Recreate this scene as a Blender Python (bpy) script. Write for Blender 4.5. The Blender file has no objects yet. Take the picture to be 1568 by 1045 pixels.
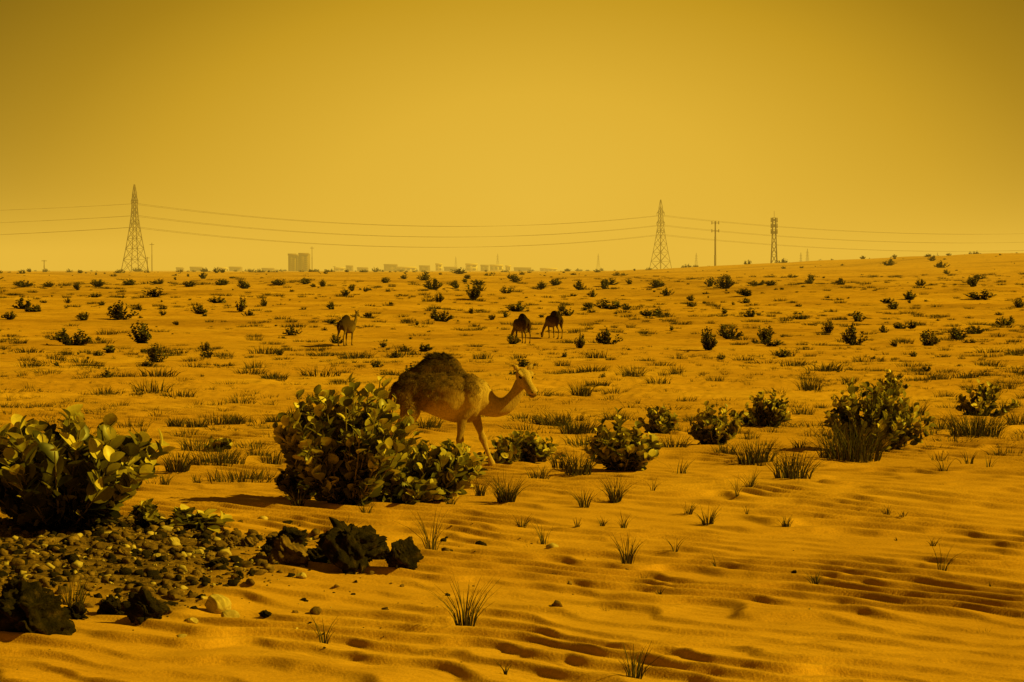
import bpy, math, random, bmesh
import numpy as np
from mathutils import Vector, Matrix
R = np.random.RandomState(7)
random.seed(7)
scene = bpy.context.scene
scene.view_settings.view_transform = 'Standard'
scene.view_settings.look = 'None'
scene.view_settings.exposure = 0

# ---------------------------------------------------------------- terrain
_L = [np.random.RandomState(100+i).rand(256,256)*2-1 for i in range(6)]
def vn(x, y, s=0):
    L=_L[s%6]
    x=np.asarray(x,float)+1000.3+s*17.7; y=np.asarray(y,float)+1000.7+s*9.1
    xi=np.floor(x).astype(int); yi=np.floor(y).astype(int)
    fx=x-xi; fy=y-yi
    fx=fx*fx*fx*(fx*(fx*6-15)+10); fy=fy*fy*fy*(fy*(fy*6-15)+10)
    a=L[xi&255,yi&255]; b=L[(xi+1)&255,yi&255]; c=L[xi&255,(yi+1)&255]; d=L[(xi+1)&255,(yi+1)&255]
    return (a*(1-fx)+b*fx)*(1-fy)+(c*(1-fx)+d*fx)*fy
def sst(a,b,x):
    t=np.clip((x-a)/(b-a),0,1); return t*t*(3-2*t)
_ys=[-400,20,42,75,100,148,200,250,290,350,420,600,1500]
_zs=[0,0,0,-.5,-.9,-1.4,-.9,0,.9,1.9,2.4,2.3,2.3]
_ty=np.arange(-100,1600,0.5)
_tz=np.interp(_ty,_ys,_zs)
_k=np.hanning(61); _k/=_k.sum()
_tz=np.convolve(np.pad(_tz,30,'edge'),_k,'valid')
def H(x,y):
    x=np.asarray(x,float); y=np.asarray(y,float)
    z=np.interp(y,_ty,_tz)
    z=z+4.7*sst(0,130,x)*np.exp(-((y-520)/170.)**2)
    z=z+vn(x/14,y/14,1)*.10*sst(30,60,y)+vn(x/40,y/55,2)*.35*sst(70,220,y)*(1-sst(900,1500,y))
    z=z+vn(x/5,y/5,3)*.035
    z=z+vn(x/18,y/9,4)*.28*sst(120,260,y)*(1-sst(900,1500,y))
    z=z+.34*np.exp(-((x+4.9)/2.4)**2-((y-25.2)/2.6)**2)
    z=z+.14*np.exp(-((y-31.5-.25*x)/3.0)**2)
    return z
def gravel(x,y):
    m=np.exp(-((x+4.7)/2.7)**2-((y-24.0)/3.0)**2)
    return sst(.25,.7,m+.25*vn(x/.9,y/.9,5))
def ripples(x,y):
    warp=.60*vn(x/3.2,y/3.0,0)+.42*vn(x/1.0,y/1.2,1)+.12*vn(x/.4,y/.45,2)
    ph=(y+.66*x)/.62+warp*1.2
    f=ph-np.floor(ph)
    p=np.where(f<.18,f/.18,(1-f)/.82); p=np.where(f<.18,p*p*(3-2*p),p**1.2)
    amp=.024+.052*sst(-.6,.4,vn(x/2.6,y/2.2,3)+.5*vn(x/.75,y/.5,4))
    ph2=(y+.45*x)/.25+1.1*vn(x/1.0,y/.9,4)+.3*vn(x/.35,y/.3,0)
    f2=ph2-np.floor(ph2); p2=np.where(f2<.25,f2/.25,(1-f2)/.75); p2=p2*p2*(3-2*p2)
    fade=(1-sst(60,120,y))*(1-.85*gravel(x,y))
    z=(p*amp+p2*.012*(1-sst(38,55,y))*sst(-.6,.4,vn(x/1.7,y/1.7,2)))*fade
    z=z+(vn(x/.30,y/.30,5)*.005+vn(x/2.0,y/1.6,0)*.025)*(1-sst(60,90,y))
    z=z+gravel(x,y)*(vn(x/.16,y/.16,2)*.022)
    z=z+vn(x/2.2,y/2.2,4)*.09*sst(45,80,y)*(1-sst(300,500,y))
    return z

def new_mesh(name,V,F,mat=None,smooth=False,var=None,parent=None):
    me=bpy.data.meshes.new(name)
    if not isinstance(F,list): F=[F]
    F=[np.asarray(f,dtype=np.int32) for f in F if len(f)]
    V=np.asarray(V,dtype=np.float32)
    me.vertices.add(len(V)); me.vertices.foreach_set('co',V.ravel())
    tot=sum(f.size for f in F); me.loops.add(tot)
    me.loops.foreach_set('vertex_index',np.concatenate([f.ravel() for f in F]))
    starts=[];o=0
    for f in F:
        n=f.shape[1]; starts.append(o+np.arange(len(f))*n); o+=f.size
    starts=np.concatenate(starts).astype(np.int32)
    me.polygons.add(len(starts)); me.polygons.foreach_set('loop_start',starts)
    me.update(calc_edges=True); me.validate()
    if smooth: me.polygons.foreach_set('use_smooth',np.ones(len(me.polygons),dtype=bool))
    if var is not None and len(var)==len(me.vertices):
        a=me.attributes.new('var','FLOAT','POINT'); a.data.foreach_set('value',np.asarray(var,dtype=np.float32))
    ob=bpy.data.objects.new(name,me); scene.collection.objects.link(ob)
    if mat: me.materials.append(mat)
    if parent: ob.parent=parent
    return ob

# ---------------------------------------------------------------- materials
def mat_new(name):
    m=bpy.data.materials.new(name); m.use_nodes=True
    nt=m.node_tree; b=nt.nodes['Principled BSDF']; b.inputs['Specular IOR Level'].default_value=.15
    b.inputs['Roughness'].default_value=.85
    return m,nt,b
def N(nt,t,**k):
    n=nt.nodes.new(t)
    for a,v in k.items(): setattr(n,a,v)
    return n
def ramp(nt,fac,stops,interp='LINEAR'):
    r=N(nt,'ShaderNodeValToRGB'); r.color_ramp.interpolation=interp
    el=r.color_ramp.elements
    while len(el)>1: el.remove(el[-1])
    el[0].position=stops[0][0]; el[0].color=(*stops[0][1],1)
    for p,c in stops[1:]:
        e=el.new(p); e.color=(*c,1)
    nt.links.new(fac,r.inputs['Fac']); return r.outputs['Color']
def noise(nt,vec,scale,detail=4,rough=.55):
    n=N(nt,'ShaderNodeTexNoise'); n.inputs['Scale'].default_value=scale
    n.inputs['Detail'].default_value=detail; n.inputs['Roughness'].default_value=rough
    nt.links.new(vec,n.inputs['Vector']); return n.outputs['Fac']
def mixc(nt,fac,a,b,mode='MIX'):
    m=N(nt,'ShaderNodeMix',data_type='RGBA',blend_type=mode)
    for s,v in ((0,fac),(6,a),(7,b)):
        if isinstance(v,(int,float)): m.inputs[s].default_value=v
        elif isinstance(v,tuple): m.inputs[s].default_value=(*v,1)
        else: nt.links.new(v,m.inputs[s])
    return m.outputs[2]
def maprange(nt,v,a,b,c=0,d=1,smooth=True):
    m=N(nt,'ShaderNodeMapRange'); 
    if smooth: m.interpolation_type='SMOOTHSTEP'
    for i,x in zip((1,2,3,4),(a,b,c,d)): m.inputs[i].default_value=x
    nt.links.new(v,m.inputs[0]); return m.outputs[0]
def bump(nt,b,h,strength,dist):
    n=N(nt,'ShaderNodeBump'); n.inputs['Strength'].default_value=strength; n.inputs['Distance'].default_value=dist
    nt.links.new(h,n.inputs['Height']); nt.links.new(n.outputs[0],b.inputs['Normal'])

def mat_sand():
    m,nt,b=mat_new('desert_sand')
    g=N(nt,'ShaderNodeNewGeometry'); P=g.outputs['Position']
    sep=N(nt,'ShaderNodeSeparateXYZ'); nt.links.new(P,sep.inputs[0])
    n1=noise(nt,P,.09,5,.6); n2=noise(nt,P,1.4,6,.65); n3=noise(nt,P,35,3,.7)
    c1=ramp(nt,n1,[(.3,(.54,.285,.05)),(.52,(.66,.37,.07)),(.7,(.74,.44,.09))])
    c2=ramp(nt,n2,[(.3,(.70,.67,.6)),(.6,(1,1,1))])
    c=mixc(nt,.6,c1,c2,'MULTIPLY')
    c3=ramp(nt,n3,[(.35,(.66,.66,.66)),(.65,(1.0,1.0,1.0))])
    c=mixc(nt,.6,c,c3,'MULTIPLY')
    at=N(nt,'ShaderNodeAttribute',attribute_name='gravel')
    gn=noise(nt,P,9,5,.8)
    gc=ramp(nt,gn,[(.35,(.035,.022,.010)),(.5,(.12,.07,.03)),(.68,(.32,.20,.08))])
    c=mixc(nt,at.outputs['Fac'],c,gc)
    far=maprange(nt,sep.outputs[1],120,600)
    c=mixc(nt,far,c,(.66,.41,.10))  # distance haze put into the sand colour, growing with range
    lt=noise(nt,P,.9,7,.75); l2=ramp(nt,lt,[(.54,(1,1,1)),(.66,(.42,.42,.36))])
    pf=maprange(nt,sep.outputs[1],45,90,0,.85); c=mixc(nt,pf,c,l2,'MULTIPLY')
    mp=N(nt,'ShaderNodeMapping'); mp.inputs['Scale'].default_value=(.02,.05,.02); nt.links.new(P,mp.inputs[0])
    bl=noise(nt,mp.outputs[0],1.,6,.7); b2=ramp(nt,bl,[(.48,(1,1,1)),(.62,(.66,.63,.52))])
    pf2=maprange(nt,sep.outputs[1],90,200,0,.85); c=mixc(nt,pf2,c,b2,'MULTIPLY')
    nt.links.new(c,b.inputs['Base Color'])
    h=N(nt,'ShaderNodeMath',operation='ADD'); nt.links.new(noise(nt,P,3,8,.75),h.inputs[0]); nt.links.new(n3,h.inputs[1])
    bump(nt,b,h.outputs[0],.4,.025)
    b.inputs['Roughness'].default_value=.95
    return m
def mat_leaf(name,lo,mid,hi,trans=.25,rough=.5):
    m,nt,b=mat_new(name)
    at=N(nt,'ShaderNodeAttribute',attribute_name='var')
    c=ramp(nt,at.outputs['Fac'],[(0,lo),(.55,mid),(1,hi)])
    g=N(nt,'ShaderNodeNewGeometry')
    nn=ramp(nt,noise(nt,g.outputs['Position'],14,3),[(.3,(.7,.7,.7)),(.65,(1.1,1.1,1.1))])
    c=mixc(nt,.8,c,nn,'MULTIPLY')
    nt.links.new(c,b.inputs['Base Color']); b.inputs['Roughness'].default_value=rough
    b.inputs['Specular IOR Level'].default_value=.3
    t=N(nt,'ShaderNodeBsdfTranslucent'); nt.links.new(c,t.inputs['Color'])
    ms=N(nt,'ShaderNodeMixShader'); ms.inputs[0].default_value=trans
    nt.links.new(b.outputs[0],ms.inputs[1]); nt.links.new(t.outputs[0],ms.inputs[2])
    nt.links.new(ms.outputs[0],nt.nodes['Material Output'].inputs['Surface'])
    return m
def mat_noise(name,stops,scale,bs=.5,bd=.02,rough=.9,bscale=None):
    m,nt,b=mat_new(name)
    g=N(nt,'ShaderNodeNewGeometry'); P=g.outputs['Position']
    n=noise(nt,P,scale,6,.65)
    nt.links.new(ramp(nt,n,stops),b.inputs['Base Color'])
    if bs: bump(nt,b,noise(nt,P,bscale or scale*2,6,.7),bs,bd)
    b.inputs['Roughness'].default_value=rough
    return m
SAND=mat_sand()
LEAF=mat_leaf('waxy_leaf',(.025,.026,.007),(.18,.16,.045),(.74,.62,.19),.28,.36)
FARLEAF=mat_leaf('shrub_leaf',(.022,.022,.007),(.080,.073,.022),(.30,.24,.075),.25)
GRASS=mat_leaf('grass_blade',(.030,.026,.008),(.085,.07,.022),(.26,.185,.06),.2,.7)
STEM=mat_noise('shrub_stem',[(.3,(.12,.09,.05)),(.7,(.3,.23,.13))],12)
BLACKROCK=mat_noise('dark_rock',[(.35,(.006,.004,.003)),(.55,(.022,.015,.009)),(.75,(.10,.06,.028))],9,1,.04,.85,22)
PALEROCK=mat_noise('pale_stone',[(.3,(.28,.21,.11)),(.7,(.60,.48,.28))],9,.6,.01)
STEEL=mat_noise('galvanised_steel',[(.3,(.14,.10,.045)),(.7,(.2,.14,.065))],.6,0,.01)
WIRE=mat_noise('conductor',[(.3,(.14,.10,.045)),(.7,(.2,.14,.065))],.6,0,.01)
WALL=mat_noise('rendered_wall',[(.3,(.22,.15,.07)),(.7,(.27,.19,.09))],.05,0,.01)
WALLW=mat_noise('white_wall',[(.3,(.74,.62,.4)),(.7,(.8,.68,.45))],.05,0,.01)
GLASS=mat_noise('hazy_window',[(.3,(.10,.07,.03)),(.7,(.14,.10,.045))],.2,0,.01,.4)

# ---------------------------------------------------------------- ground sheet
def geo(a,b,r):
    n=int(math.ceil(math.log(b/a)/r)); return a*np.exp(np.linspace(0,math.log(b/a),n+1))
rows=np.concatenate([np.array([-120,-80,-50,-30,-18,-8,-2,3,7,10,12]),geo(14,62,.0013),geo(62,520,.005)[1:],geo(520,12000,.035)[1:]])
cols=np.concatenate([-np.linspace(2.6,.30,46)[:-1],np.linspace(-.29,.29,540),np.linspace(.30,2.6,46)[1:]])
YY,SS=np.meshgrid(rows,cols,indexing='ij')
XX=SS*np.maximum(np.abs(YY),14)
ZZ=H(XX,YY)+ripples(XX,YY)
nr,nc=YY.shape
V=np.stack([XX,YY,ZZ],-1).reshape(-1,3)
i=np.arange(nr-1)[:,None]*nc+np.arange(nc-1)[None,:]
F=np.stack([i,i+1,i+nc+1,i+nc],-1).reshape(-1,4)
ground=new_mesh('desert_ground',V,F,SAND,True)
a=ground.data.attributes.new('gravel','FLOAT','POINT'); a.data.foreach_set('value',gravel(XX,YY).ravel().astype(np.float32))

def HZ(x,y): return float(H(x,y)+ripples(x,y))

# ---------------------------------------------------------------- camera
CH=3.2; FP=3500.; PITCH=math.atan((522.5-414)/FP)
cam=bpy.data.cameras.new('camera'); camo=bpy.data.objects.new('camera',cam); scene.collection.objects.link(camo)
cam.sensor_width=36; cam.lens=FP/1568*36; cam.clip_end=20000; cam.clip_start=.1
camo.location=(0,0,CH); camo.rotation_euler=(math.pi/2-PITCH,0,0); scene.camera=camo
def site(px,py):
    """ground position seen along a bearing (survey of the photo)"""
    bx=(px-784)/FP; dz=-math.tan(PITCH+math.atan((py-522.5)/FP))
    d=geo(14,1200,.002); z=CH+d*dz; h=H(bx*d,d)
    k=np.where(z<h)[0]
    D=d[k[0]] if len(k) else 900.
    return bx*D,D
# ---------------------------------------------------------------- plants
_t=np.array([0,.18,.42,.68,.88,1.]); _w=np.array([.05,.26,.37,.33,.19,.0])
def leaf_template(lod=0):
    if lod==0:
        V=[];F=[]
        for t,w in zip(_t,_w):
            z=-.18*t*t
            V+= [(t,w,z+.30*w),(t,0,z),(t,-w,z+.30*w)]
        for k in range(5):
            a=k*3
            F+=[(a,a+1,a+4,a+3),(a+1,a+2,a+5,a+4)]
        return np.array(V),np.array(F)
    V=[(0,0,0),(.5,.36,.08),(1,0,-.15),(.5,-.36,.08)]
    return np.array(V),np.array([(0,1,2,3)])
def inst(tv,tf,mats):
    n=len(mats)
    V=np.einsum('nij,vj->nvi',mats[:,:,:3],tv)+mats[:,None,:,3]
    F=(tf[None]+ (np.arange(n)*len(tv))[:,None,None]).reshape(-1,tf.shape[1])
    return V.reshape(-1,3),F
def nrm(a): return a/np.maximum(np.linalg.norm(a,axis=-1,keepdims=True),1e-9)
def gen_bush(rng,w,h,stems,lps,ll,lod=0,boxy=.6,even=0.):
    M=[];var=[];SV=[];SF=[]
    nl=max(5,int(stems/6)); lob=rng.rand(nl)*6.283; lobh=.70+.36*rng.rand(nl); lobr=.75+.35*rng.rand(nl)
    lobh=lobh+(.93-lobh)*even; lobr=lobr+(1-lobr)*even
    for s in range(stems):
        li=rng.randint(nl); phi=lob[li]+rng.randn()*.30
        rho=rng.rand()**.55
        ex=w*.5*rho*math.cos(phi)*lobr[li]; ey=w*.42*rho*math.sin(phi)*lobr[li]
        ez=h*(1-boxy*rho**3)*(.55+.45*rng.rand()**.6)*lobh[li]
        nb=lps
        t=np.linspace(.10,1,nb)+rng.randn(nb)*.01
        def P(t): 
            t=np.clip(np.asarray(t),1e-3,2)[...,None]
            return np.array([ex,ey,0])*t**.75+np.array([0,0,ez])*t**1.15
        p=P(t); tan=nrm(P(t+.02)-P(t-.02))
        if lod==0:
            tt=np.linspace(0.001,1,6); c=P(tt); r=np.linspace(.018,.006,6)
            k0=sum(len(x) for x in SV)
            rg=[]
            for j in range(6):
                for q in range(4):
                    an=q*math.pi/2; rg.append(c[j]+r[j]*np.array([math.cos(an),math.sin(an),0]))
            SV.append(np.array(rg))
            for j in range(5):
                for q in range(4):
                    SF.append((k0+j*4+q,k0+j*4+(q+1)%4,k0+j*4+4+(q+1)%4,k0+j*4+4+q))
        for side in (0,1):
            a=np.arange(nb)*1.57+side*math.pi+rng.randn(nb)*.35+rng.rand()*6
            ref=nrm(np.cross(tan,np.array([.3,.1,.2]))); ref2=np.cross(tan,ref)
            sd=ref*np.cos(a)[:,None]+ref2*np.sin(a)[:,None]
            X=nrm(sd*.70+tan*.80+np.array([0,0,.38])+rng.randn(nb,3)*.20)
            Zx=nrm(tan*.7-sd*.75+rng.randn(nb,3)*.30); Y=nrm(np.cross(Zx,X)); Z=np.cross(X,Y)
            L=ll*(.6+.55*rng.rand(nb))*np.where(t>.93,.75,1)
            A=np.stack([X*L[:,None],Y*L[:,None],Z*L[:,None],p],-1)
            M.append(A); 
            v=np.clip(.47+.30*rng.randn(nb)+.50*(t-.6),0,1); var.append(v)  # tone paler toward stem tips; sunlit and shaded leaves put into colour
    M=np.concatenate(M); var=np.concatenate(var)
    tv,tf=leaf_template(lod)
    V,F=inst(tv,tf,M)
    return V,F,np.repeat(var,len(tv)),(np.concatenate(SV) if SV else None),np.array(SF)
def place_bush(px,py,wpx,hpx,stems,lps,ll,seed,name='sodom_apple_shrub'):
    x,d=site(px,py); s=d/FP
    rng=np.random.RandomState(seed)
    big=seed in (1,2,3)
    V,F,var,SV,SF=gen_bush(rng,wpx*s*1.12,hpx*s*1.06,stems,lps,ll,0,.32 if big else .6,.5 if big else 0.)
    e=hpx*s/np.percentile(V[:,2],99.9 if big else 99.7); V[:,2]*=e; SV[:,2]*=e
    wx=np.percentile(V[:,0],99.5)-np.percentile(V[:,0],.5); e=wpx*s/wx
    cx=(np.percentile(V[:,0],99.5)+np.percentile(V[:,0],.5))/2
    V[:,0]=(V[:,0]-cx)*e; SV[:,0]=(SV[:,0]-cx)*e
    y=d+wpx*s*.22
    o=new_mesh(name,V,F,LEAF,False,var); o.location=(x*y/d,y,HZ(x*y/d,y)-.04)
    new_mesh('stems',SV,SF,STEM,True,parent=o)
    return o
B=[(92,816,276,190,115,8,.27,1),(528,782,192,202,130,10,.195,2),(655,772,165,98,70,8,.170,3),
(797,712,118,54,50,6,.16,4),(955,724,104,88,55,8,.165,5),(1012,666,56,44,28,7,.15,6),(1096,684,76,66,36,8,.15,7),
(1164,658,86,60,42,8,.16,8),(1345,698,160,112,100,9,.17,9),(1366,604,54,38,24,7,.16,10),(1514,642,90,56,38,8,.17,11),
(222,808,46,46,12,5,.20,12),(305,813,92,42,20,4,.19,13),(333,692,42,22,12,5,.14,14),(610,778,130,66,45,6,.17,15),(458,766,70,84,28,8,.17,16)]
for b in B: place_bush(*b[:7],b[7])

def tmpl(seed,stems,lps,ll,lod): 
    V,F,var,_,_=gen_bush(np.random.RandomState(seed),1.15,1.0,stems,lps,ll,lod); return V,F,var
TM=[tmpl(50+k,40,8,.14,1) for k in range(5)]
TF=[tmpl(70+k,18,6,.20,1) for k in range(5)]
mid=[(238,555,34,30),(216,527,45,37),(112,530,55,28),(313,540,18,18),(368,478,25,22),(185,490,48,28),(305,482,32,16),(675,493,36,20),(725,460,30,28),(888,533,20,25),(932,528,42,26),(1083,538,34,38),(1118,520,42,24),(1172,525,34,32),(1268,510,20,22),(1310,528,42,35),(1420,530,42,28),(1468,522,32,22),(1490,440,26,20),(1110,443,32,22),(1355,510,18,14),(784,528,30,18),(516,527,24,18),(428,543,20,14),(672,463,18,15),(890,445,25,16),(925,440,20,13),(1008,440,34,12),(1370,475,26,14),(1410,438,17,11),(1290,437,22,12),(1560,472,22,15),(375,443,28,14),(540,446,16,12),(664,444,30,18),(700,442,22,13),(850,438,24,12),(495,440,16,12),(130,492,30,16),(250,475,14,8),(510,475,22,14),(790,478,40,14),(830,443,22,12),(1060,462,18,12),(1495,512,40,14),(60,478,40,12),(15,490,26,14),(860,477,16,12),(905,472,26,10),(960,475,20,10),(1400,545,20,10),(150,440,30,12),(75,440,22,9),(120,445,16,14),(405,470,14,14),(1240,435,20,9),(1180,438,24,9),(560,447,10,8),(620,428,14,8),
(40,440,40,10),(200,437,30,10),(290,440,30,10),(340,437,26,9),(430,437,30,11),(470,436,26,9),(650,430,24,12),(590,434,20,10),(1160,437,30,8),(1500,428,22,9),(1450,420,16,7),(90,520,40,14),(150,545,24,12),(1540,500,30,16),(1380,505,30,14),(1060,470,16,8),(1140,465,20,9)]
SV=[];SFc=[];VV=[];off=0
def add_inst(T,x,y,w,h,rot,vofs=0):
    global off
    V,F,var=T; c,s=math.cos(rot),math.sin(rot)
    q=np.stack([(V[:,0]*c-V[:,1]*s)*w,(V[:,0]*s+V[:,1]*c)*w,V[:,2]*h],-1)+np.array([x,y,float(H(x,y))-.04])
    SV.append(q); SFc.append(F+off); VV.append(np.clip(var+vofs,0,1)); off+=len(q)
def flush(name,mat):
    global SV,SFc,VV,off
    o=new_mesh(name,np.concatenate(SV),np.concatenate(SFc),mat,False,np.concatenate(VV))
    SV=[];SFc=[];VV=[];off=0
    return o
for k,(px,py,w,h) in enumerate(mid):
    x,d=site(px,py); s=d/FP
    if d<190:
        V,F,var=TM[k%5]; 
        c,sn=math.cos(k*1.3),math.sin(k*1.3)
        q=np.stack([(V[:,0]*c-V[:,1]*sn)*w*s*.95,(V[:,0]*sn+V[:,1]*c)*w*s*.95,V[:,2]*h*s*1.1],-1)
        o=new_mesh('desert_shrub',q,F,FARLEAF,False,np.clip(var-.04,0,1)); o.location=(x,d,HZ(x,d)-.04)
    else: add_inst(TM[k%5],x,d,w*s*.95,h*s*1.15,k*1.3,-.05)
for k in range(850):
    d=190+R.rand()**.9*400; x=(R.rand()*2-1)*.42*d
    if vn(x/40,d/25,3)<-.35: continue
    hh=(.2+1.1*R.rand()**3.5); add_inst(TF[k%5],x,d,hh*(1.3+1.8*R.rand()),hh,R.rand()*6,-.13)
for k in range(240):
    d=75+R.rand()*190; x=(R.rand()*2-1)*.36*d
    hh=(.15+.6*R.rand()**3.5); add_inst(TF[k%5],x,d,hh*(1.2+1.3*R.rand()),hh,R.rand()*6,-.13)
for k in range(220):
    d=600+R.rand()*900; x=(R.rand()*2-1)*.35*d
    hh=.6+1.6*R.rand()**2; add_inst(TF[k%5],x,d,hh*(1.2+1.5*R.rand()),hh,R.rand()*6,-.08)
flush('distant_shrubs',FARLEAF)

def gen_grass(rng,n,spread,height,width,lean=.5,seg=4):
    ph=rng.rand(n)*6.283; r=spread*np.sqrt(rng.rand(n))*.5
    b=np.stack([r*np.cos(ph),r*np.sin(ph),np.zeros(n)],-1)
    out=np.stack([np.cos(ph+rng.randn(n)*.6),np.sin(ph+rng.randn(n)*.6),np.zeros(n)],-1)
    L=height*(.45+.6*rng.rand(n)); ln=lean*(.25+.9*rng.rand(n))*(.4+.8*r/(spread*.5+1e-6))
    side=np.stack([-out[:,1],out[:,0],np.zeros(n)],-1)*.5+rng.randn(n,3)*.5; side[:,2]*=.2; side=nrm(side)
    t=np.linspace(0,1,seg)
    P=b[:,None]+np.array([0,0,1.])*(L[:,None]*(t-.25*np.clip(ln,0,1.3)[:,None]*t**2))[...,None]+out[:,None]*(L*ln)[:,None,None]*(t**1.7)[None,:,None]
    w=width*(1-.85*t)[None,:,None]*.5
    V=np.stack([P-side[:,None]*w,P+side[:,None]*w],2).reshape(-1,3)
    k=np.arange(n)[:,None]*seg*2+np.arange(seg-1)[None]*2
    F=np.stack([k,k+1,k+3,k+2],-1).reshape(-1,4)
    var=np.repeat(np.clip(.45+.25*rng.randn(n),0,1),seg*2)
    return V,F,var
G=[(1305,708,115,60,340),(1158,714,65,42,170),(1215,736,65,48,130),(890,606,36,26,180),(970,582,42,20,160),(845,652,62,18,220),(885,668,66,28,260),(268,656,30,18,120),(300,658,40,18,150),(360,651,40,16,130),(422,649,38,18,140),(455,782,45,34,70),(270,727,46,30,130),(775,772,75,45,160),(885,733,50,40,100),(942,771,50,42,90),(1240,600,46,24,180),(1440,582,42,14,130),(1495,672,95,42,330),(1035,572,26,16,90),(390,522,30,12,90),(330,715,110,26,200),(370,740,140,24,180),(650,660,60,20,160),(945,645,50,14,110),
(660,842,52,66,30),(712,965,78,78,50),(833,834,28,44,16),(962,865,52,50,28),(1035,852,18,34,8),(895,780,36,34,36),(1085,807,46,30,46),(1055,792,38,20,34),(1150,752,30,30,30),(1205,810,34,20,34),(1250,897,34,26,24),(1445,882,34,44,14),(1360,793,30,18,28),(110,926,90,52,38),(520,837,66,46,44),(800,810,34,24,26),(923,808,20,18,16),(955,812,26,28,18),(970,1050,70,60,30),(495,990,36,50,12),(1097,877,12,22,6),(1446,727,16,26,12),(1515,722,14,26,10),(1485,712,30,24,18),(1000,757,12,24,8),(1130,768,16,34,10),(1040,727,28,26,18),(1010,918,22,16,8),(775,1045,18,26,8),(885,812,22,16,10),(1145,790,14,16,8),(1385,800,30,10,10),(1430,838,26,18,12),(1375,832,14,10,7),(1520,905,14,10,7),(560,790,40,24,24),(610,700,40,25,50),(250,745,36,20,40),(300,742,30,16,30),(690,775,36,20,30),(735,760,40,30,40),(825,738,40,24,50),(1440,660,40,24,80),(1560,655,50,30,110),(1225,690,24,18,30),(1110,700,40,20,60),
(740,640,50,16,90),(1060,650,40,16,80),(1030,690,60,22,90),(1230,640,40,20,90),(1400,640,50,24,110),(300,690,60,22,90),(415,712,40,26,70),(395,700,40,18,60),(860,720,40,26,60),(1540,600,40,20,90),(1300,590,26,14,60),(780,690,60,22,70)]
for k,(px,py,w,h,n) in enumerate(G):
    x,d=site(px,py); s=d/FP
    rng=np.random.RandomState(300+k)
    near=py>740
    V,F,var=gen_grass(rng,n,w*s*(.35 if near else .8),h*s*1.15,.014 if near else .020,.75 if near else .8)
    o=new_mesh('grass_tuft',V,F,GRASS,False,np.clip(var-(.12 if not near else .08),0,1)); o.location=(x,d,HZ(x,d)-.015)
TG=[gen_grass(np.random.RandomState(900+k),80,.85,.36,.030,.85,3) for k in range(6)]
TS=[gen_grass(np.random.RandomState(950+k),22,.3,.26,.020,.8,3) for k in range(6)]
for k in range(5600):
    u=R.rand(); d=math.sqrt(48**2+u*(340**2-48**2)); x=(R.rand()*2-1)*.36*d
    m=vn(x/22,d/16,2)+.6*vn(x/6,d/6,1)
    if m<-.06+.3*R.randn()*.5: continue
    s=.3+.95*R.rand()**2.2
    add_inst(TG[k%6],x,d,s*(1+.6*R.rand()),s*(.7+.6*R.rand()),R.rand()*6,-.2)
for k in range(520):
    d=39+R.rand()*48; x=(R.rand()*2-1)*.30*d
    if vn(x/7,d/5,5)+.3*(x>0)<-.05: continue
    s=.25+.55*R.rand()**1.5
    add_inst(TG[k%6],x,d,s*(1+.6*R.rand()),s*(.8+.6*R.rand()),R.rand()*6,-.12)
for k in range(2800):
    d=33+R.rand()**.8*100; x=(R.rand()*2-1)*.32*d
    m=vn(x/10,d/8,2)
    if m<-.2: continue
    s=.3+.7*R.rand()
    add_inst(TS[k%6],x,d,s*1.2,s*(.6+.6*R.rand()),R.rand()*6,-.12)
for k in range(150):
    d=19+R.rand()*14; x=(R.rand()*1.1-.15)*.25*d
    s=.15+.35*R.rand()**1.5
    add_inst(TS[k%6],x,d,s*.6,s*.9,R.rand()*6,-.05)
flush('desert_grass',GRASS)

# ---------------------------------------------------------------- rocks
def ico(sub):
    bm=bmesh.new(); bmesh.ops.create_icosphere(bm,subdivisions=sub,radius=1)
    V=np.array([v.co[:] for v in bm.verts]); F=np.array([[v.index for v in f.verts] for f in bm.faces]); bm.free(); return V,F
IV5,IF5=ico(5); IV2,IF2=ico(2)
def rock(V0,rng,planes=9,rough=.06):
    V=V0.copy()
    for _ in range(planes):
        n=nrm(rng.randn(3)); dd=.5+.35*rng.rand(); q=V@n-dd; V-=np.maximum(q,0)[:,None]*n*.95
    o=rng.rand()*50
    f=lambda k,s: vn(V0[:,0]*k+V0[:,2]*k*.7+o,V0[:,1]*k-V0[:,2]*k*.6,s)
    V*= (1+rough*(f(2.5,1)+.6*f(6,2)+.4*f(14,3)+.22*f(28,4)))[:,None]
    return V
rk=[(545,884,82,68,0),(612,886,54,42,0),(440,872,52,40,2),(440,850,54,42,0),(480,868,46,24,0),(500,860,30,24,2),(38,985,104,74,0),(172,945,38,24,0),(222,960,58,38,0),(108,950,34,22,0),(328,938,42,27,1),(333,874,32,13,0),(350,955,26,13,1),(365,893,14,10,0),(405,852,20,14,0),(525,850,34,26,2),(350,836,26,14,2),(262,832,20,12,1),(580,862,34,28,0),(1217,882,10,6,0),(460,892,16,9,1),(292,962,16,9,1),(405,945,16,9,0),(75,900,12,8,0),(20,945,60,40,0),(300,850,18,10,1),(185,850,20,12,2),(240,860,18,10,1),(380,838,22,14,2)]
MIDROCK=mat_noise('brown_rock',[(.35,(.05,.03,.015)),(.55,(.18,.11,.05)),(.75,(.38,.25,.12))],8,.8,.02)
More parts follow.
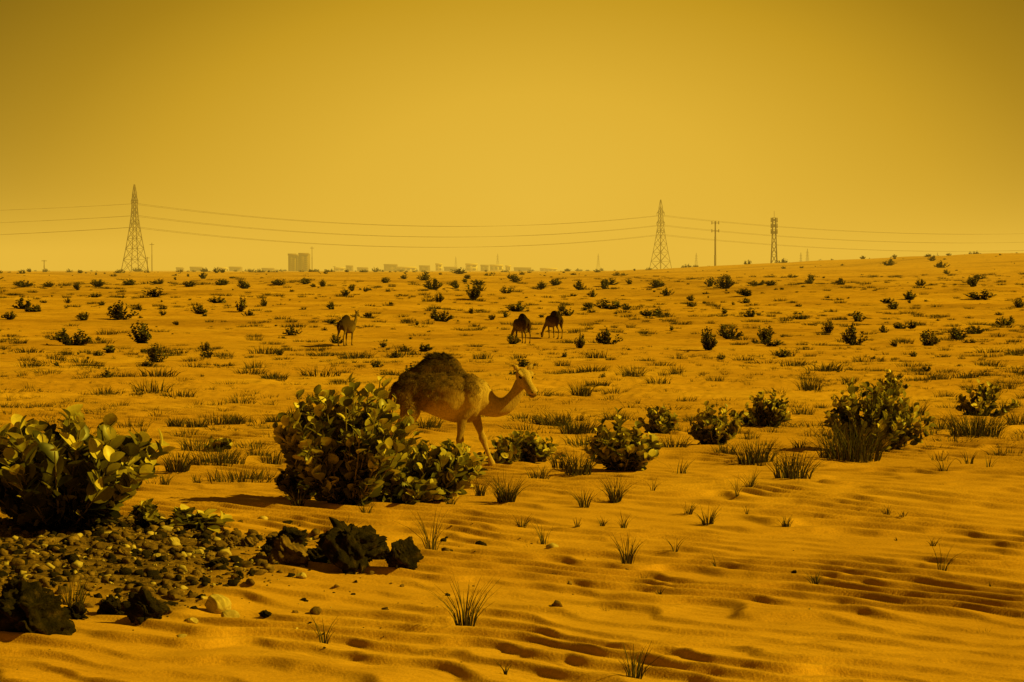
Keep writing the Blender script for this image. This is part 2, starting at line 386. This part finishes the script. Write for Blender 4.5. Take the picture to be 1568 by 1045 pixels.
for k,(px,py,w,h,t) in enumerate(rk):
    x,d=site(px,py); s=d/FP; rng=np.random.RandomState(40+k)
    if t==1: Vr=rock(IV5,rng,3,.06)
    else: Vr=rock(IV5,rng,10,.34)
    Vr=Vr*np.array([w*s*.56,w*s*.5,h*s*.66])
    o=new_mesh(('black_rock','pale_stone','brown_rock')[t],Vr,IF5,(BLACKROCK,PALEROCK,MIDROCK)[t],t==1); o.location=(x,d+w*s*.3,HZ(x,d+w*s*.3)+h*s*.36)
PT=[(lambda v:(v*np.array([1,.75,.6]),IF2,np.zeros(len(v))))(rock(IV2,np.random.RandomState(k),10,.25)) for k in range(8)]
def pebbles(name,n,mat,smin,smax,spread=1.,seed=1):
    rng=np.random.RandomState(seed)
    c=0
    for k in range(n*6):
        if c>=n: break
        x=-4.0+rng.randn()*2.2*spread; d=24.0+rng.randn()*2.1*spread
        if rng.rand()>float(gravel(x,d))*.93+.05: continue
        s=smin+(smax-smin)*rng.rand()**5
        V,F,v=PT[k%8]
        a=rng.rand()*6; ca,sa=math.cos(a),math.sin(a)
        global off
        q=np.stack([(V[:,0]*ca-V[:,1]*sa)*s,(V[:,0]*sa+V[:,1]*ca)*s,V[:,2]*s],-1)+np.array([x,d,HZ(x,d)+s*.15])
        SV.append(q);SFc.append(F+off);VV.append(v);off+=len(q);c+=1
    flush(name,mat)
pebbles('pale_gravel',460,PALEROCK,.012,.09,1,1)
pebbles('brown_gravel',1900,MIDROCK,.012,.10,1,2)
pebbles('dark_gravel',1700,BLACKROCK,.012,.095,1.05,3)

# ---------------------------------------------------------------- camels
def tube(pts,side0=(0,1,0),n=20,cap=True):
    P=np.array([p[:3] for p in pts],float); A=[p[3] for p in pts]; Bv=[p[4] for p in pts]
    def cr(arr,m=5):
        arr=np.asarray(arr,float); out=[]
        ext=np.concatenate([[2*arr[0]-arr[1]],arr,[2*arr[-1]-arr[-2]]])
        for i in range(1,len(ext)-2):
            for j in range(m):
                t=j/m; p0,p1,p2,p3=ext[i-1:i+3]
                out.append(.5*((2*p1)+(-p0+p2)*t+(2*p0-5*p1+4*p2-p3)*t*t+(-p0+3*p1-3*p2+p3)*t**3))
        out.append(arr[-1]); return np.array(out)
    P=cr(P); A=np.maximum(cr(A),.004); Bv=np.maximum(cr(Bv),.004)
    T=nrm(np.gradient(P,axis=0)); s=np.array(side0,float); V=[]
    for k in range(len(P)):
        s=s-T[k]*(s@T[k]); s/=np.linalg.norm(s); u=np.cross(T[k],s)
        for q in range(n):
            a=q/n*2*math.pi; V.append(P[k]+s*A[k]*math.cos(a)+u*Bv[k]*math.sin(a))
    m=len(P); F=[]
    for k in range(m-1):
        for q in range(n): F.append((k*n+q,k*n+(q+1)%n,(k+1)*n+(q+1)%n,(k+1)*n+q))
    V.append(P[0]);V.append(P[-1]); T3=[]
    for q in range(n):
        T3.append((m*n,(q+1)%n,q)); T3.append((m*n+1,(m-1)*n+q,(m-1)*n+(q+1)%n))
    return np.array(V),F,T3
def torso(st,n=28):
    return tube([(x,0,(a+b)/2,w,(a-b)/2) for x,a,b,w in st],n=n)
def mat_coat(name='camel_coat',k=1.):
    m,nt,b=mat_new(name)
    tc=N(nt,'ShaderNodeTexCoord'); O=tc.outputs['Object']
    sep=N(nt,'ShaderNodeSeparateXYZ'); nt.links.new(O,sep.inputs[0])
    n1=noise(nt,O,4,5,.6); mp=N(nt,'ShaderNodeMapping'); mp.inputs['Scale'].default_value=(9,9,2.5); nt.links.new(O,mp.inputs[0])
    n2=noise(nt,mp.outputs[0],6,6,.7)
    a=N(nt,'ShaderNodeMath',operation='MULTIPLY_ADD'); nt.links.new(n1,a.inputs[0]); a.inputs[1].default_value=.35; nt.links.new(sep.outputs[2],a.inputs[2])
    x2=N(nt,'ShaderNodeMath',operation='MULTIPLY'); nt.links.new(sep.outputs[0],x2.inputs[0]); x2.inputs[1].default_value=-.34
    a2=N(nt,'ShaderNodeMath',operation='ADD'); nt.links.new(a.outputs[0],a2.inputs[0]); nt.links.new(x2.outputs[0],a2.inputs[1])
    zz=maprange(nt,a2.outputs[0],.9,2.1,0,1,False)
    S=lambda r,g,bb:(r*k,g*k,bb*k)
    c=ramp(nt,zz,[(0,S(.34,.22,.09)),(.12,S(.60,.42,.19)),(.26,S(.52,.35,.15)),(.38,S(.27,.16,.065)),(.62,S(.17,.095,.038)),(.84,S(.11,.06,.023)),(.96,S(.04,.02,.009))])
    hx=maprange(nt,sep.outputs[0],.45,.75); c=mixc(nt,hx,c,S(.54,.37,.165))
    c2=ramp(nt,n2,[(.3,(.5,.5,.5)),(.65,(1.1,1.1,1.1))]); c=mixc(nt,.8,c,c2,'MULTIPLY')
    nt.links.new(c,b.inputs['Base Color']); bump(nt,b,n2,.6,.03); b.inputs['Roughness'].default_value=.9
    return m
COAT=mat_coat(); COATD=mat_coat('dark_camel_coat',.33)
FUR=mat_leaf('camel_fur',(.028,.014,.006),(.15,.085,.034),(.42,.27,.11),.1,.8)
EYE=mat_noise('eye',[(.3,(.005,.004,.003)),(.7,(.01,.008,.005))],3,0,.01,.15)
DARKSKIN=mat_noise('dark_skin',[(.3,(.02,.012,.008)),(.7,(.04,.025,.012))],30,0,.01,.7)
def camel(loc,rotz,neck,hpos,hdir,legs=0,scale=1.,fur=9000,voxel=.016,hs_=1.,coat=None):
    coat=coat or COAT
    parts=[]
    parts.append(torso([(-.83,1.28,1.20,.04),(-.79,1.42,1.08,.12),(-.70,1.50,.98,.20),(-.56,1.58,.96,.25),(-.40,1.62,.98,.27),(-.25,1.63,.93,.30),(-.08,1.62,.86,.33),(.10,1.60,.79,.34),(.27,1.57,.75,.31),(.44,1.54,.77,.26),(.58,1.47,.84,.21),(.70,1.34,.92,.15),(.77,1.22,1.03,.08)]))
    parts.append(torso([(-.62,1.53,1.3,.05),(-.52,1.61,1.3,.12),(-.38,1.70,1.3,.16),(-.25,1.80,1.3,.16),(-.14,1.87,1.3,.15),(-.02,1.88,1.3,.14),(.08,1.82,1.3,.14),(.18,1.70,1.3,.13),(.30,1.58,1.3,.08)],20))
    for sg,xo in ((-1,0),(1,.1)):
        parts.append(tube([(.40,sg*.10,1.50,.08,.10),(.44,sg*.18,1.36,.09,.16),(.44,sg*.215,1.18,.10,.17),(.38+xo,sg*.205,1.0,.09,.13),(.31+xo*1.9,sg*.20,.86,.07,.09)]))
    F1=[[(.38,-.2,1.05,.085,.13),(.31,-.2,.90,.07,.10),(.285,-.2,.72,.052,.072),(.265,-.2,.57,.046,.055),(.26,-.2,.49,.056,.068),(.252,-.2,.41,.042,.05),(.24,-.2,.26,.031,.036),(.228,-.2,.14,.042,.046),(.25,-.2,.075,.05,.052),(.275,-.2,.035,.072,.03),(.285,-.2,.012,.08,.02)],
        [(.46,.2,1.05,.085,.13),(.49,.19,.90,.07,.10),(.545,.18,.72,.052,.072),(.60,.18,.57,.046,.055),(.625,.18,.49,.056,.068),(.65,.18,.41,.042,.05),(.705,.18,.26,.031,.036),(.75,.18,.14,.042,.046),(.78,.18,.075,.05,.052),(.81,.18,.035,.072,.03),(.82,.18,.012,.08,.02)]]
    Hh=[[(-.60,-.10,1.42,.09,.15),(-.59,-.16,1.25,.10,.19),(-.54,-.19,1.08,.09,.17),(-.51,-.20,.93,.075,.13),(-.56,-.2,.78,.055,.085),(-.63,-.19,.66,.04,.052),(-.675,-.18,.57,.046,.060),(-.665,-.18,.46,.036,.04),(-.645,-.18,.27,.030,.033),(-.63,-.18,.14,.04,.045),(-.60,-.18,.075,.048,.05),(-.575,-.18,.035,.068,.03),(-.565,-.18,.012,.078,.02)],
        [(-.60,.10,1.42,.09,.15),(-.61,.16,1.25,.10,.19),(-.60,.19,1.08,.09,.17),(-.60,.20,.93,.075,.13),(-.68,.2,.78,.055,.085),(-.77,.19,.66,.04,.052),(-.83,.18,.57,.046,.06),(-.845,.18,.46,.036,.04),(-.865,.18,.27,.030,.033),(-.88,.18,.14,.04,.045),(-.86,.18,.075,.048,.05),(-.835,.18,.035,.068,.03),(-.825,.18,.012,.078,.02)]]
    if legs==1:
        F1=[F1[0],[(q[0],-q[1]*1.0)+q[2:] for q in F1[0]]]; Hh=[Hh[0],[(q[0]-.05,-q[1])+q[2:] for q in Hh[0]]]
    for l in F1+Hh:
        parts.append(tube(l,n=16))
        fx,fy=l[-1][0],l[-1][1]
        for s2 in (-1,1):
            parts.append(tube([(fx-.07,fy+s2*.02,.03,.03,.028),(fx,fy+s2*.038,.032,.042,.032),(fx+.07,fy+s2*.04,.026,.038,.026),(fx+.11,fy+s2*.036,.018,.02,.014)],n=10))
    parts.append(tube([(-.78,0,1.38,.035,.035),(-.86,0,1.22,.03,.03),(-.89,0,1.02,.025,.025),(-.885,0,.84,.035,.03),(-.88,0,.72,.02,.02)],n=10))
    parts.append(tube(neck,n=20))
    hp=np.array(hpos); hd=nrm(np.array(hdir,float)); hs=nrm(np.cross(np.array([0,0,1.]),hd)); hu=np.cross(hd,hs)
    def hpnt(a,s,u): return hp+(hd*a+hs*s+hu*u)*hs_
    K=hs_
    hst=[(-.10,0,-.01,.05,.05),(-.06,0,0,.080,.08),(0,0,0,.092,.10),(.07,0,0,.088,.098),(.14,0,-.02,.070,.084),(.22,0,-.04,.057,.068),(.30,0,-.052,.055,.062),(.36,0,-.06,.061,.062),(.41,0,-.07,.055,.054),(.44,0,-.08,.03,.03)]
    parts.append(tube([(*hpnt(a,s,u),w*K,v*K) for a,s,u,w,v in hst],side0=hs,n=20))
    for sg in (-1,1):
        parts.append(tube([(*hpnt(.01,sg*.065,.065),.022*K,.02*K),(*hpnt(.07,sg*.088,.064),.030*K,.022*K),(*hpnt(.13,sg*.066,.045),.018*K,.015*K)],side0=hs,n=10))
        parts.append(tube([(*hpnt(.0,sg*.06,-.05),.03*K,.04*K),(*hpnt(.08,sg*.058,-.06),.028*K,.035*K),(*hpnt(.15,sg*.04,-.075),.02*K,.02*K)],side0=hs,n=10))
    parts.append(tube([(*hpnt(.03,0,-.07),.05*K,.035*K),(*hpnt(.16,0,-.105),.038*K,.028*K),(*hpnt(.30,0,-.122),.038*K,.026*K),(*hpnt(.385,0,-.132),.038*K,.028*K),(*hpnt(.405,0,-.136),.02*K,.015*K)],side0=hs,n=12))
    Vs=[];Q=[];T=[];o=0
    for v,f,t in parts:
        Vs.append(v);Q+= [tuple(np.array(a)+o) for a in f]; T+=[tuple(np.array(a)+o) for a in t]; o+=len(v)
    ob=new_mesh('camel',np.concatenate(Vs),[np.array(Q),np.array(T)],None,True)
    bm=bmesh.new(); bm.from_mesh(ob.data); bmesh.ops.recalc_face_normals(bm,faces=bm.faces); bm.to_mesh(ob.data); bm.free()
    m=ob.modifiers.new('r','REMESH'); m.mode='VOXEL'; m.voxel_size=voxel; m.use_smooth_shade=True
    m=ob.modifiers.new('s','SMOOTH'); m.factor=.5; m.iterations=4
    dg=bpy.context.evaluated_depsgraph_get(); ev=ob.evaluated_get(dg); me=bpy.data.meshes.new_from_object(ev)
    ob.modifiers.clear(); ob.data=me; me.name='camel'; me.materials.clear(); me.materials.append(coat)
    nv=len(me.vertices); co=np.zeros(nv*3,np.float32); me.vertices.foreach_get('co',co); co=co.reshape(-1,3)
    no=np.zeros(nv*3,np.float32); me.vertices.foreach_get('normal',no); no=no.reshape(-1,3)
    dis=vn(co[:,0]*9+co[:,1]*4,co[:,2]*9+co[:,1]*5,1)*.010*sst(.7,1.2,co[:,2])*(1-sst(.75,.95,co[:,0]))
    me.vertices.foreach_set('co',(co+no*dis[:,None]).astype(np.float32).ravel()); me.update()
    if fur:
        rng=np.random.RandomState(5)
        wgt=sst(1.02,1.35,co[:,2]-.28*co[:,0]+.22*vn(co[:,0]*4,co[:,2]*4+co[:,1]*3,2))*(1-sst(.50,.70,co[:,0])); wgt/=wgt.sum()
        idx=rng.choice(nv,fur,p=wgt); b=co[idx]+rng.randn(fur,3)*.005; nn=no[idx]
        cl=np.stack([vn(b[:,0]*14,b[:,2]*14+b[:,1]*9,k) for k in (3,4,5)],-1)
        d=nrm(nn*.42+np.array([-.40,0,-.65])+rng.randn(fur,3)*.15+cl*.5)
        d[:,2]+=np.where(b[:,2]>1.80,.9,0)*1.; d=nrm(d)
        L=(.020+.028*rng.rand(fur))*(1+.7*(b[:,2]>1.78)); s=nrm(np.cross(d,nn)+rng.randn(fur,3)*.2)*.0035
        V3=np.stack([b-s,b+s,b+d*L[:,None]],1).reshape(-1,3)
        vv=np.clip(.92-(b[:,2]-.25*b[:,0]-1.02)/.85+.16*rng.randn(fur)+.28*cl[:,0],0,1)
        new_mesh('fur',V3,np.arange(fur*3).reshape(-1,3),FUR,False,np.repeat(vv,3),parent=ob)
    Vs=[];Fs=[];o=0
    sph,sf=IV2,IF2
    def bl(c,r):
        nonlocal o
        q=sph*np.array(r)[None]*K; q=q[:,0:1]*hd+q[:,1:2]*hs+q[:,2:3]*hu+c; Vs.append(q);Fs.append(sf+o);o+=len(q)
    for sg in (-1,1): bl(hpnt(.100,sg*.074,.026),(.036,.028,.026))
    new_mesh('eyes',np.concatenate(Vs),np.concatenate(Fs),EYE,True,parent=ob)
    Vs=[];Fs=[];o=0
    for sg in (-1,1): bl(hpnt(.425,sg*.030,-.055),(.018,.013,.014))
    bl(hpnt(.388,0,-.112),(.055,.054,.008))
    new_mesh('nostrils_and_mouth',np.concatenate(Vs),np.concatenate(Fs),DARKSKIN,True,parent=ob)
    for sg,nm in ((-1,'ear_right'),(1,'ear_left')):
        b0=hpnt(-.03,sg*.07,.07); dd=nrm(hs*sg*.7+hu*.8-hd*.1); v,f,t=tube([(*b0,.018*K,.013*K),(*(b0+dd*.035*K),.034*K,.016*K),(*(b0+dd*.07*K),.026*K,.012*K),(*(b0+dd*.10*K),.005,.004)],side0=nrm(np.cross(dd,hd)),n=10)
        new_mesh(nm,v,[np.array(f),np.array(t)],coat,True,parent=ob)
    ob.location=loc; ob.rotation_euler=(0,0,rotz); ob.scale=(scale,)*3
    return ob
neckA=[(.42,0,1.20,.18,.28),(.58,0,1.13,.16,.25),(.72,0,1.05,.13,.20),(.86,0,1.01,.11,.165),(1.0,0,1.04,.096,.14),(1.11,0,1.14,.086,.122),(1.19,-.01,1.27,.08,.108),(1.24,-.02,1.40,.078,.10),(1.265,-.03,1.49,.06,.06)]
CX,CY=-1.10,37.0
camel((CX,CY,HZ(CX,CY)-.02),0,neckA,(1.275,-.04,1.52),(.36,-.86,-.34),0,1.0,30000,.013,1.24)
neckUp=[(.42,0,1.22,.17,.24),(.6,0,1.18,.14,.2),(.76,0,1.2,.11,.15),(.9,0,1.35,.09,.12),(1.0,0,1.55,.08,.1),(1.06,0,1.78,.07,.085),(1.1,0,1.95,.06,.07)]
neckDn=[(.42,0,1.22,.17,.24),(.6,0,1.12,.14,.2),(.78,0,.98,.11,.15),(.95,0,.80,.09,.12),(1.08,0,.62,.08,.1),(1.16,0,.45,.07,.085),(1.2,0,.36,.06,.07)]
for px,py,rz,nk,hp,hd in [(531,530,math.radians(62),neckUp,(1.12,0,2.0),(.9,.1,-.35)),(799,527,math.radians(122),neckDn,(1.2,0,.36),(.35,.1,-.9)),(848,519,math.radians(128),neckDn,(1.2,0,.36),(.35,.1,-.9))]:
    x,d=site(px,py)
    camel((x,d,float(H(x,d))-.02),rz,nk,hp,hd,1,1.0,0,.03,1.,COATD)

# ---------------------------------------------------------------- structures
def struts(L):
    V=[];F=[];o=0
    for p,q,r in L:
        p=np.array(p,float);q=np.array(q,float);d=nrm(q-p); s=np.cross(d,[0,0,1.]) 
        if np.linalg.norm(s)<.05: s=np.cross(d,[1.,0,0])
        s=nrm(s);u=np.cross(d,s)
        for e in (p,q):
            for a,b in ((1,1),(-1,1),(-1,-1),(1,-1)): V.append(e+s*r*a+u*r*b)
        F+=[(o,o+1,o+5,o+4),(o+1,o+2,o+6,o+5),(o+2,o+3,o+7,o+6),(o+3,o,o+4,o+7),(o,o+3,o+2,o+1),(o+4,o+5,o+6,o+7)]; o+=8
    return np.array(V),np.array(F)
def lattice(L,levels,r,rb):
    cs=((1,1),(-1,1),(-1,-1),(1,-1))
    for (z0,w0),(z1,w1) in zip(levels[:-1],levels[1:]):
        for k,(a,b) in enumerate(cs):
            a2,b2=cs[(k+1)%4]
            L.append(((a*w0,b*w0,z0),(a*w1,b*w1,z1),r))
            L.append(((a*w0,b*w0,z0),(a2*w1,b2*w1,z1),rb)); L.append(((a2*w0,b2*w0,z0),(a*w1,b*w1,z1),rb))
            L.append(((a*w1,b*w1,z1),(a2*w1,b2*w1,z1),rb))
ARMS=[(22.,3.4),(27.2,3.2),(32.6,3.0)]
def pylon(x,y,rot,sc=1.,name='electricity_pylon'):
    L=[]; lattice(L,[(0,4.6),(6,3.7),(11,2.95),(15.5,2.35),(19.5,1.85),(23,1.45),(26,1.15),(28.5,1.0),(31,.9),(33.5,.8),(36,.65),(40,.12)],.14,.07)
    for z,a in ARMS:
        for sg in (-1,1):
            for yy in (-.8,.8):
                L.append(((sg*.9,yy,z),(sg*a,0,z+.1),.09)); L.append(((sg*.8,yy,z+1.5),(sg*a,0,z+.1),.07))
            L.append(((sg*a,0,z),(sg*a,0,z-1.3),.08))
    V,F=struts(L); o=new_mesh(name,V,F,STEEL); o.location=(x,y,float(H(x,y))-.3); o.rotation_euler=(0,0,rot); o.scale=(sc,)*3
    return o
PY=[(-520,770),(-171,1037),(82,1262),(440,1540)]
rots=[]
for k,(x,y) in enumerate(PY):
    a=PY[max(k-1,0)];b=PY[min(k+1,3)]; dr=math.atan2(b[1]-a[1],b[0]-a[0]); rots.append(dr+math.pi/2); pylon(x,y,dr+math.pi/2)
L=[]
for k in range(3):
    (x0,y0),(x1,y1)=PY[k],PY[k+1]
    for z,a in ARMS:
        for sg in (-1,1):
            p=np.array([x0+math.cos(rots[k])*a*sg,y0+math.sin(rots[k])*a*sg,float(H(x0,y0))-.3+z-1.3])
            q=np.array([x1+math.cos(rots[k+1])*a*sg,y1+math.sin(rots[k+1])*a*sg,float(H(x1,y1))-.3+z-1.3])
            sag=8.
            t=np.linspace(0,1,29); c=p+(q-p)*t[:,None]; c[:,2]-=sag*4*t*(1-t)
            for j in range(28): L.append((c[j],c[j+1],.055))
V,F=struts(L); new_mesh('power_lines',V,F,WIRE)
def at(px,d): x=(px-784)/FP*d; return x,d,float(H(x,d))
x,y,z=at(1185,1000); L=[]; lattice(L,[(0,1.5),(4,1.3),(8,1.1),(12,.95),(16,.85),(19,.8),(22,.75),(24,.7)],.13,.08)
for zz in (18,20.5,23):
    for a in range(0,360,60):
        ca,sa=math.cos(math.radians(a)),math.sin(math.radians(a))
        L.append(((ca*.6,sa*.6,zz),(ca*1.3,sa*1.3,zz),.06)); L.append(((ca*1.3,sa*1.3,zz-1),(ca*1.3,sa*1.3,zz+1),.2))
L.append(((0,0,24),(0,0,27),.07)); V,F=struts(L); o=new_mesh('telecom_mast',V,F,STEEL); o.location=(x,y,z-.5)
x,y,z=at(1095,1000); L=[]
for a,b,r in ((0,8,.42),(8,16,.34),(16,22.5,.27)): L.append(((0,0,a),(0,0,b),r))
for zz in (22,18.5):
    L.append(((-1.5,0,zz),(1.5,0,zz),.12)); L.append(((0,-1.5,zz),(0,1.5,zz),.12))
    for a,b in ((-1.5,0),(1.5,0),(0,1.5),(0,-1.5)): L.append(((a,b,zz-.6),(a,b,zz+.8),.17))
V,F=struts(L); o=new_mesh('antenna_monopole',V,F,STEEL); o.location=(x,y,z-.5)
for px,d,s in ((762,2600,.5),(916,2600,.5),(1066,2200,.45),(1226,2000,.42),(1236,2000,.5),(1435,1800,.38),(698,2600,.42)):
    x,y,z=at(px,d); pylon(x,y,.4,s)
for px,d,h in ((478,900,10.5),(68,700,4.2),(233,800,10.5),(226,830,6),(512,1200,3.2)):
    x,y,z=at(px,d); V,F=struts([((0,0,0),(0,0,h*.6),.12),((0,0,h*.6),(0,0,h),.085),((-.8,0,h*.94),(.8,0,h*.94),.07)]); o=new_mesh('utility_pole',V,F,STEEL); o.location=(x,y,z-.2)
def box(L,x0,x1,y0,y1,z0,z1):
    L.append((x0,x1,y0,y1,z0,z1))
def boxes(L):
    V=[];F=[];o=0
    for x0,x1,y0,y1,z0,z1 in L:
        V+=[(x0,y0,z0),(x1,y0,z0),(x1,y1,z0),(x0,y1,z0),(x0,y0,z1),(x1,y0,z1),(x1,y1,z1),(x0,y1,z1)]
        F+=[tuple(o+i for i in f) for f in ((0,3,2,1),(4,5,6,7),(0,1,5,4),(1,2,6,5),(2,3,7,6),(3,0,4,7))]; o+=8
    return np.array(V,float),np.array(F)
def building(px,d,wpx,hpx,name='distant_building',mat=None,floors=None,blocks=None):
    x,y,z=at(px,d); w=wpx*d/FP; h=hpx*d/FP+2
    e=bpy.data.objects.new(name,None); scene.collection.objects.link(e); e.location=(x,y,z-2)
    W=[];G_=[]
    for bx0,bx1,bh in (blocks or [(0,1,1)]):
        x0=-w/2+bx0*w; x1=-w/2+bx1*w; hh=h*bh
        box(W,x0,x1,0,w*.6+6,0,hh); box(W,x0-.3,x1+.3,-.3,.3-.02,hh-.9,hh+.5)
        nf=floors or max(1,int(hh/4)); nw=max(2,int((x1-x0)/4))
        for f in range(nf):
            for q in range(nw):
                cx=x0+(q+.5)*(x1-x0)/nw; cz=2+(f+.5)*(hh-2)/nf; hw=(x1-x0)/nw*.28; hz=(hh-2)/nf*.28
                box(G_,cx-hw,cx+hw,-.12,.1,cz-hz,cz+hz)
    V,F=boxes(W); new_mesh('walls',V,F,mat or WALL,parent=e)
    V,F=boxes(G_); new_mesh('windows',V,F,GLASS,parent=e)
building(457,1700,31,27,'apartment_tower',WALL,9,[(0,.38,.97),(.41,.49,.9),(.52,1,1)])
for px,w,h,m in ((598,20,10,WALL),(622,30,6,WALLW),(650,16,8,WALL),(672,10,11,WALLW),(690,20,6,WALL),(722,18,11,WALLW),(742,12,9,WALL),(760,20,9,WALLW),(778,8,8,WALLW),(535,10,8,WALL),(520,16,5,WALLW),(555,16,5,WALL),(360,18,6,WALL),(340,14,5,WALLW),(300,18,6,WALL),(275,10,5,WALL),(800,26,5,WALL),(840,26,4,WALLW),(410,18,4,WALL)):
    building(px,2200,w,h,'distant_building',m)

# ---------------------------------------------------------------- dust haze over the plain (absorbing volume whose own glow stands in for airlight)
V,F=boxes([(-3500,3500,260,9000,-60,75)])
m=bpy.data.materials.new('dust_haze_glow'); m.use_nodes=True; nt=m.node_tree
for n_ in list(nt.nodes):
    if n_.type!='OUTPUT_MATERIAL': nt.nodes.remove(n_)
SG=.00042
ab=N(nt,'ShaderNodeVolumeAbsorption'); ab.inputs['Color'].default_value=(0,0,0,1); ab.inputs['Density'].default_value=SG
em=N(nt,'ShaderNodeEmission'); em.inputs['Color'].default_value=(.80,.475,.046,1); em.inputs['Strength'].default_value=SG
ad=N(nt,'ShaderNodeAddShader'); nt.links.new(ab.outputs[0],ad.inputs[0]); nt.links.new(em.outputs[0],ad.inputs[1])
nt.links.new(ad.outputs[0],[n_ for n_ in nt.nodes if n_.type=='OUTPUT_MATERIAL'][0].inputs['Volume'])
new_mesh('dust_haze_glow',V,F,m)

# ---------------------------------------------------------------- light
AZ=math.radians(101); EL=math.radians(36)
s=Vector((math.sin(AZ)*math.cos(EL),math.cos(AZ)*math.cos(EL),math.sin(EL)))
sun=bpy.data.lights.new('sun','SUN'); sun.energy=5.0; sun.angle=math.radians(.5); sun.color=(1,.70,.03)
so=bpy.data.objects.new('sun',sun); scene.collection.objects.link(so); so.rotation_euler=s.to_track_quat('Z','Y').to_euler(); so.location=(30,-10,40)
w=bpy.data.worlds.new('World'); scene.world=w; w.use_nodes=True; nt=w.node_tree
bg=nt.nodes['Background']; bg.inputs['Strength'].default_value=.1
sky=N(nt,'ShaderNodeTexSky',sky_type='NISHITA'); sky.sun_disc=False; sky.sun_elevation=EL; sky.sun_rotation=AZ; sky.dust_density=6; sky.air_density=1.2
tint=mixc(nt,1.,sky.outputs[0],(.07,.033,.0005),'MULTIPLY')
tc=N(nt,'ShaderNodeTexCoord'); sp=N(nt,'ShaderNodeSeparateXYZ'); nt.links.new(tc.outputs['Generated'],sp.inputs[0])
cb=N(nt,'ShaderNodeCombineXYZ'); 
mx=N(nt,'ShaderNodeMath',operation='ADD'); nt.links.new(sp.outputs[0],mx.inputs[0]); mx.inputs[1].default_value=-.012
mz=N(nt,'ShaderNodeMath',operation='MULTIPLY_ADD'); nt.links.new(sp.outputs[2],mz.inputs[0]); mz.inputs[1].default_value=1.7; mz.inputs[2].default_value=-.04
nt.links.new(mx.outputs[0],cb.inputs[0]); nt.links.new(mz.outputs[0],cb.inputs[1])
bk=maprange(nt,sp.outputs[1],0,-1,0,1); nt.links.new(bk,cb.inputs[2])
ln=N(nt,'ShaderNodeVectorMath',operation='LENGTH'); nt.links.new(cb.outputs[0],ln.inputs[0])
dust=ramp(nt,ln.outputs['Value'],[(0,(.79,.485,.052)),(.09,(.70,.41,.032)),(.17,(.50,.275,.010)),(.22,(.31,.165,.003)),(.28,(.16,.085,.001)),(.6,(.11,.06,.001)),(1,(.08,.042,.001))],'LINEAR')  # dusty horizon glow, with lens vignette darkening put into the sky colour
dust10=mixc(nt,1.,dust,(10.,10.,10.),'MULTIPLY')
tot=mixc(nt,1.,dust10,tint,'ADD'); nt.links.new(tot,bg.inputs['Color'])
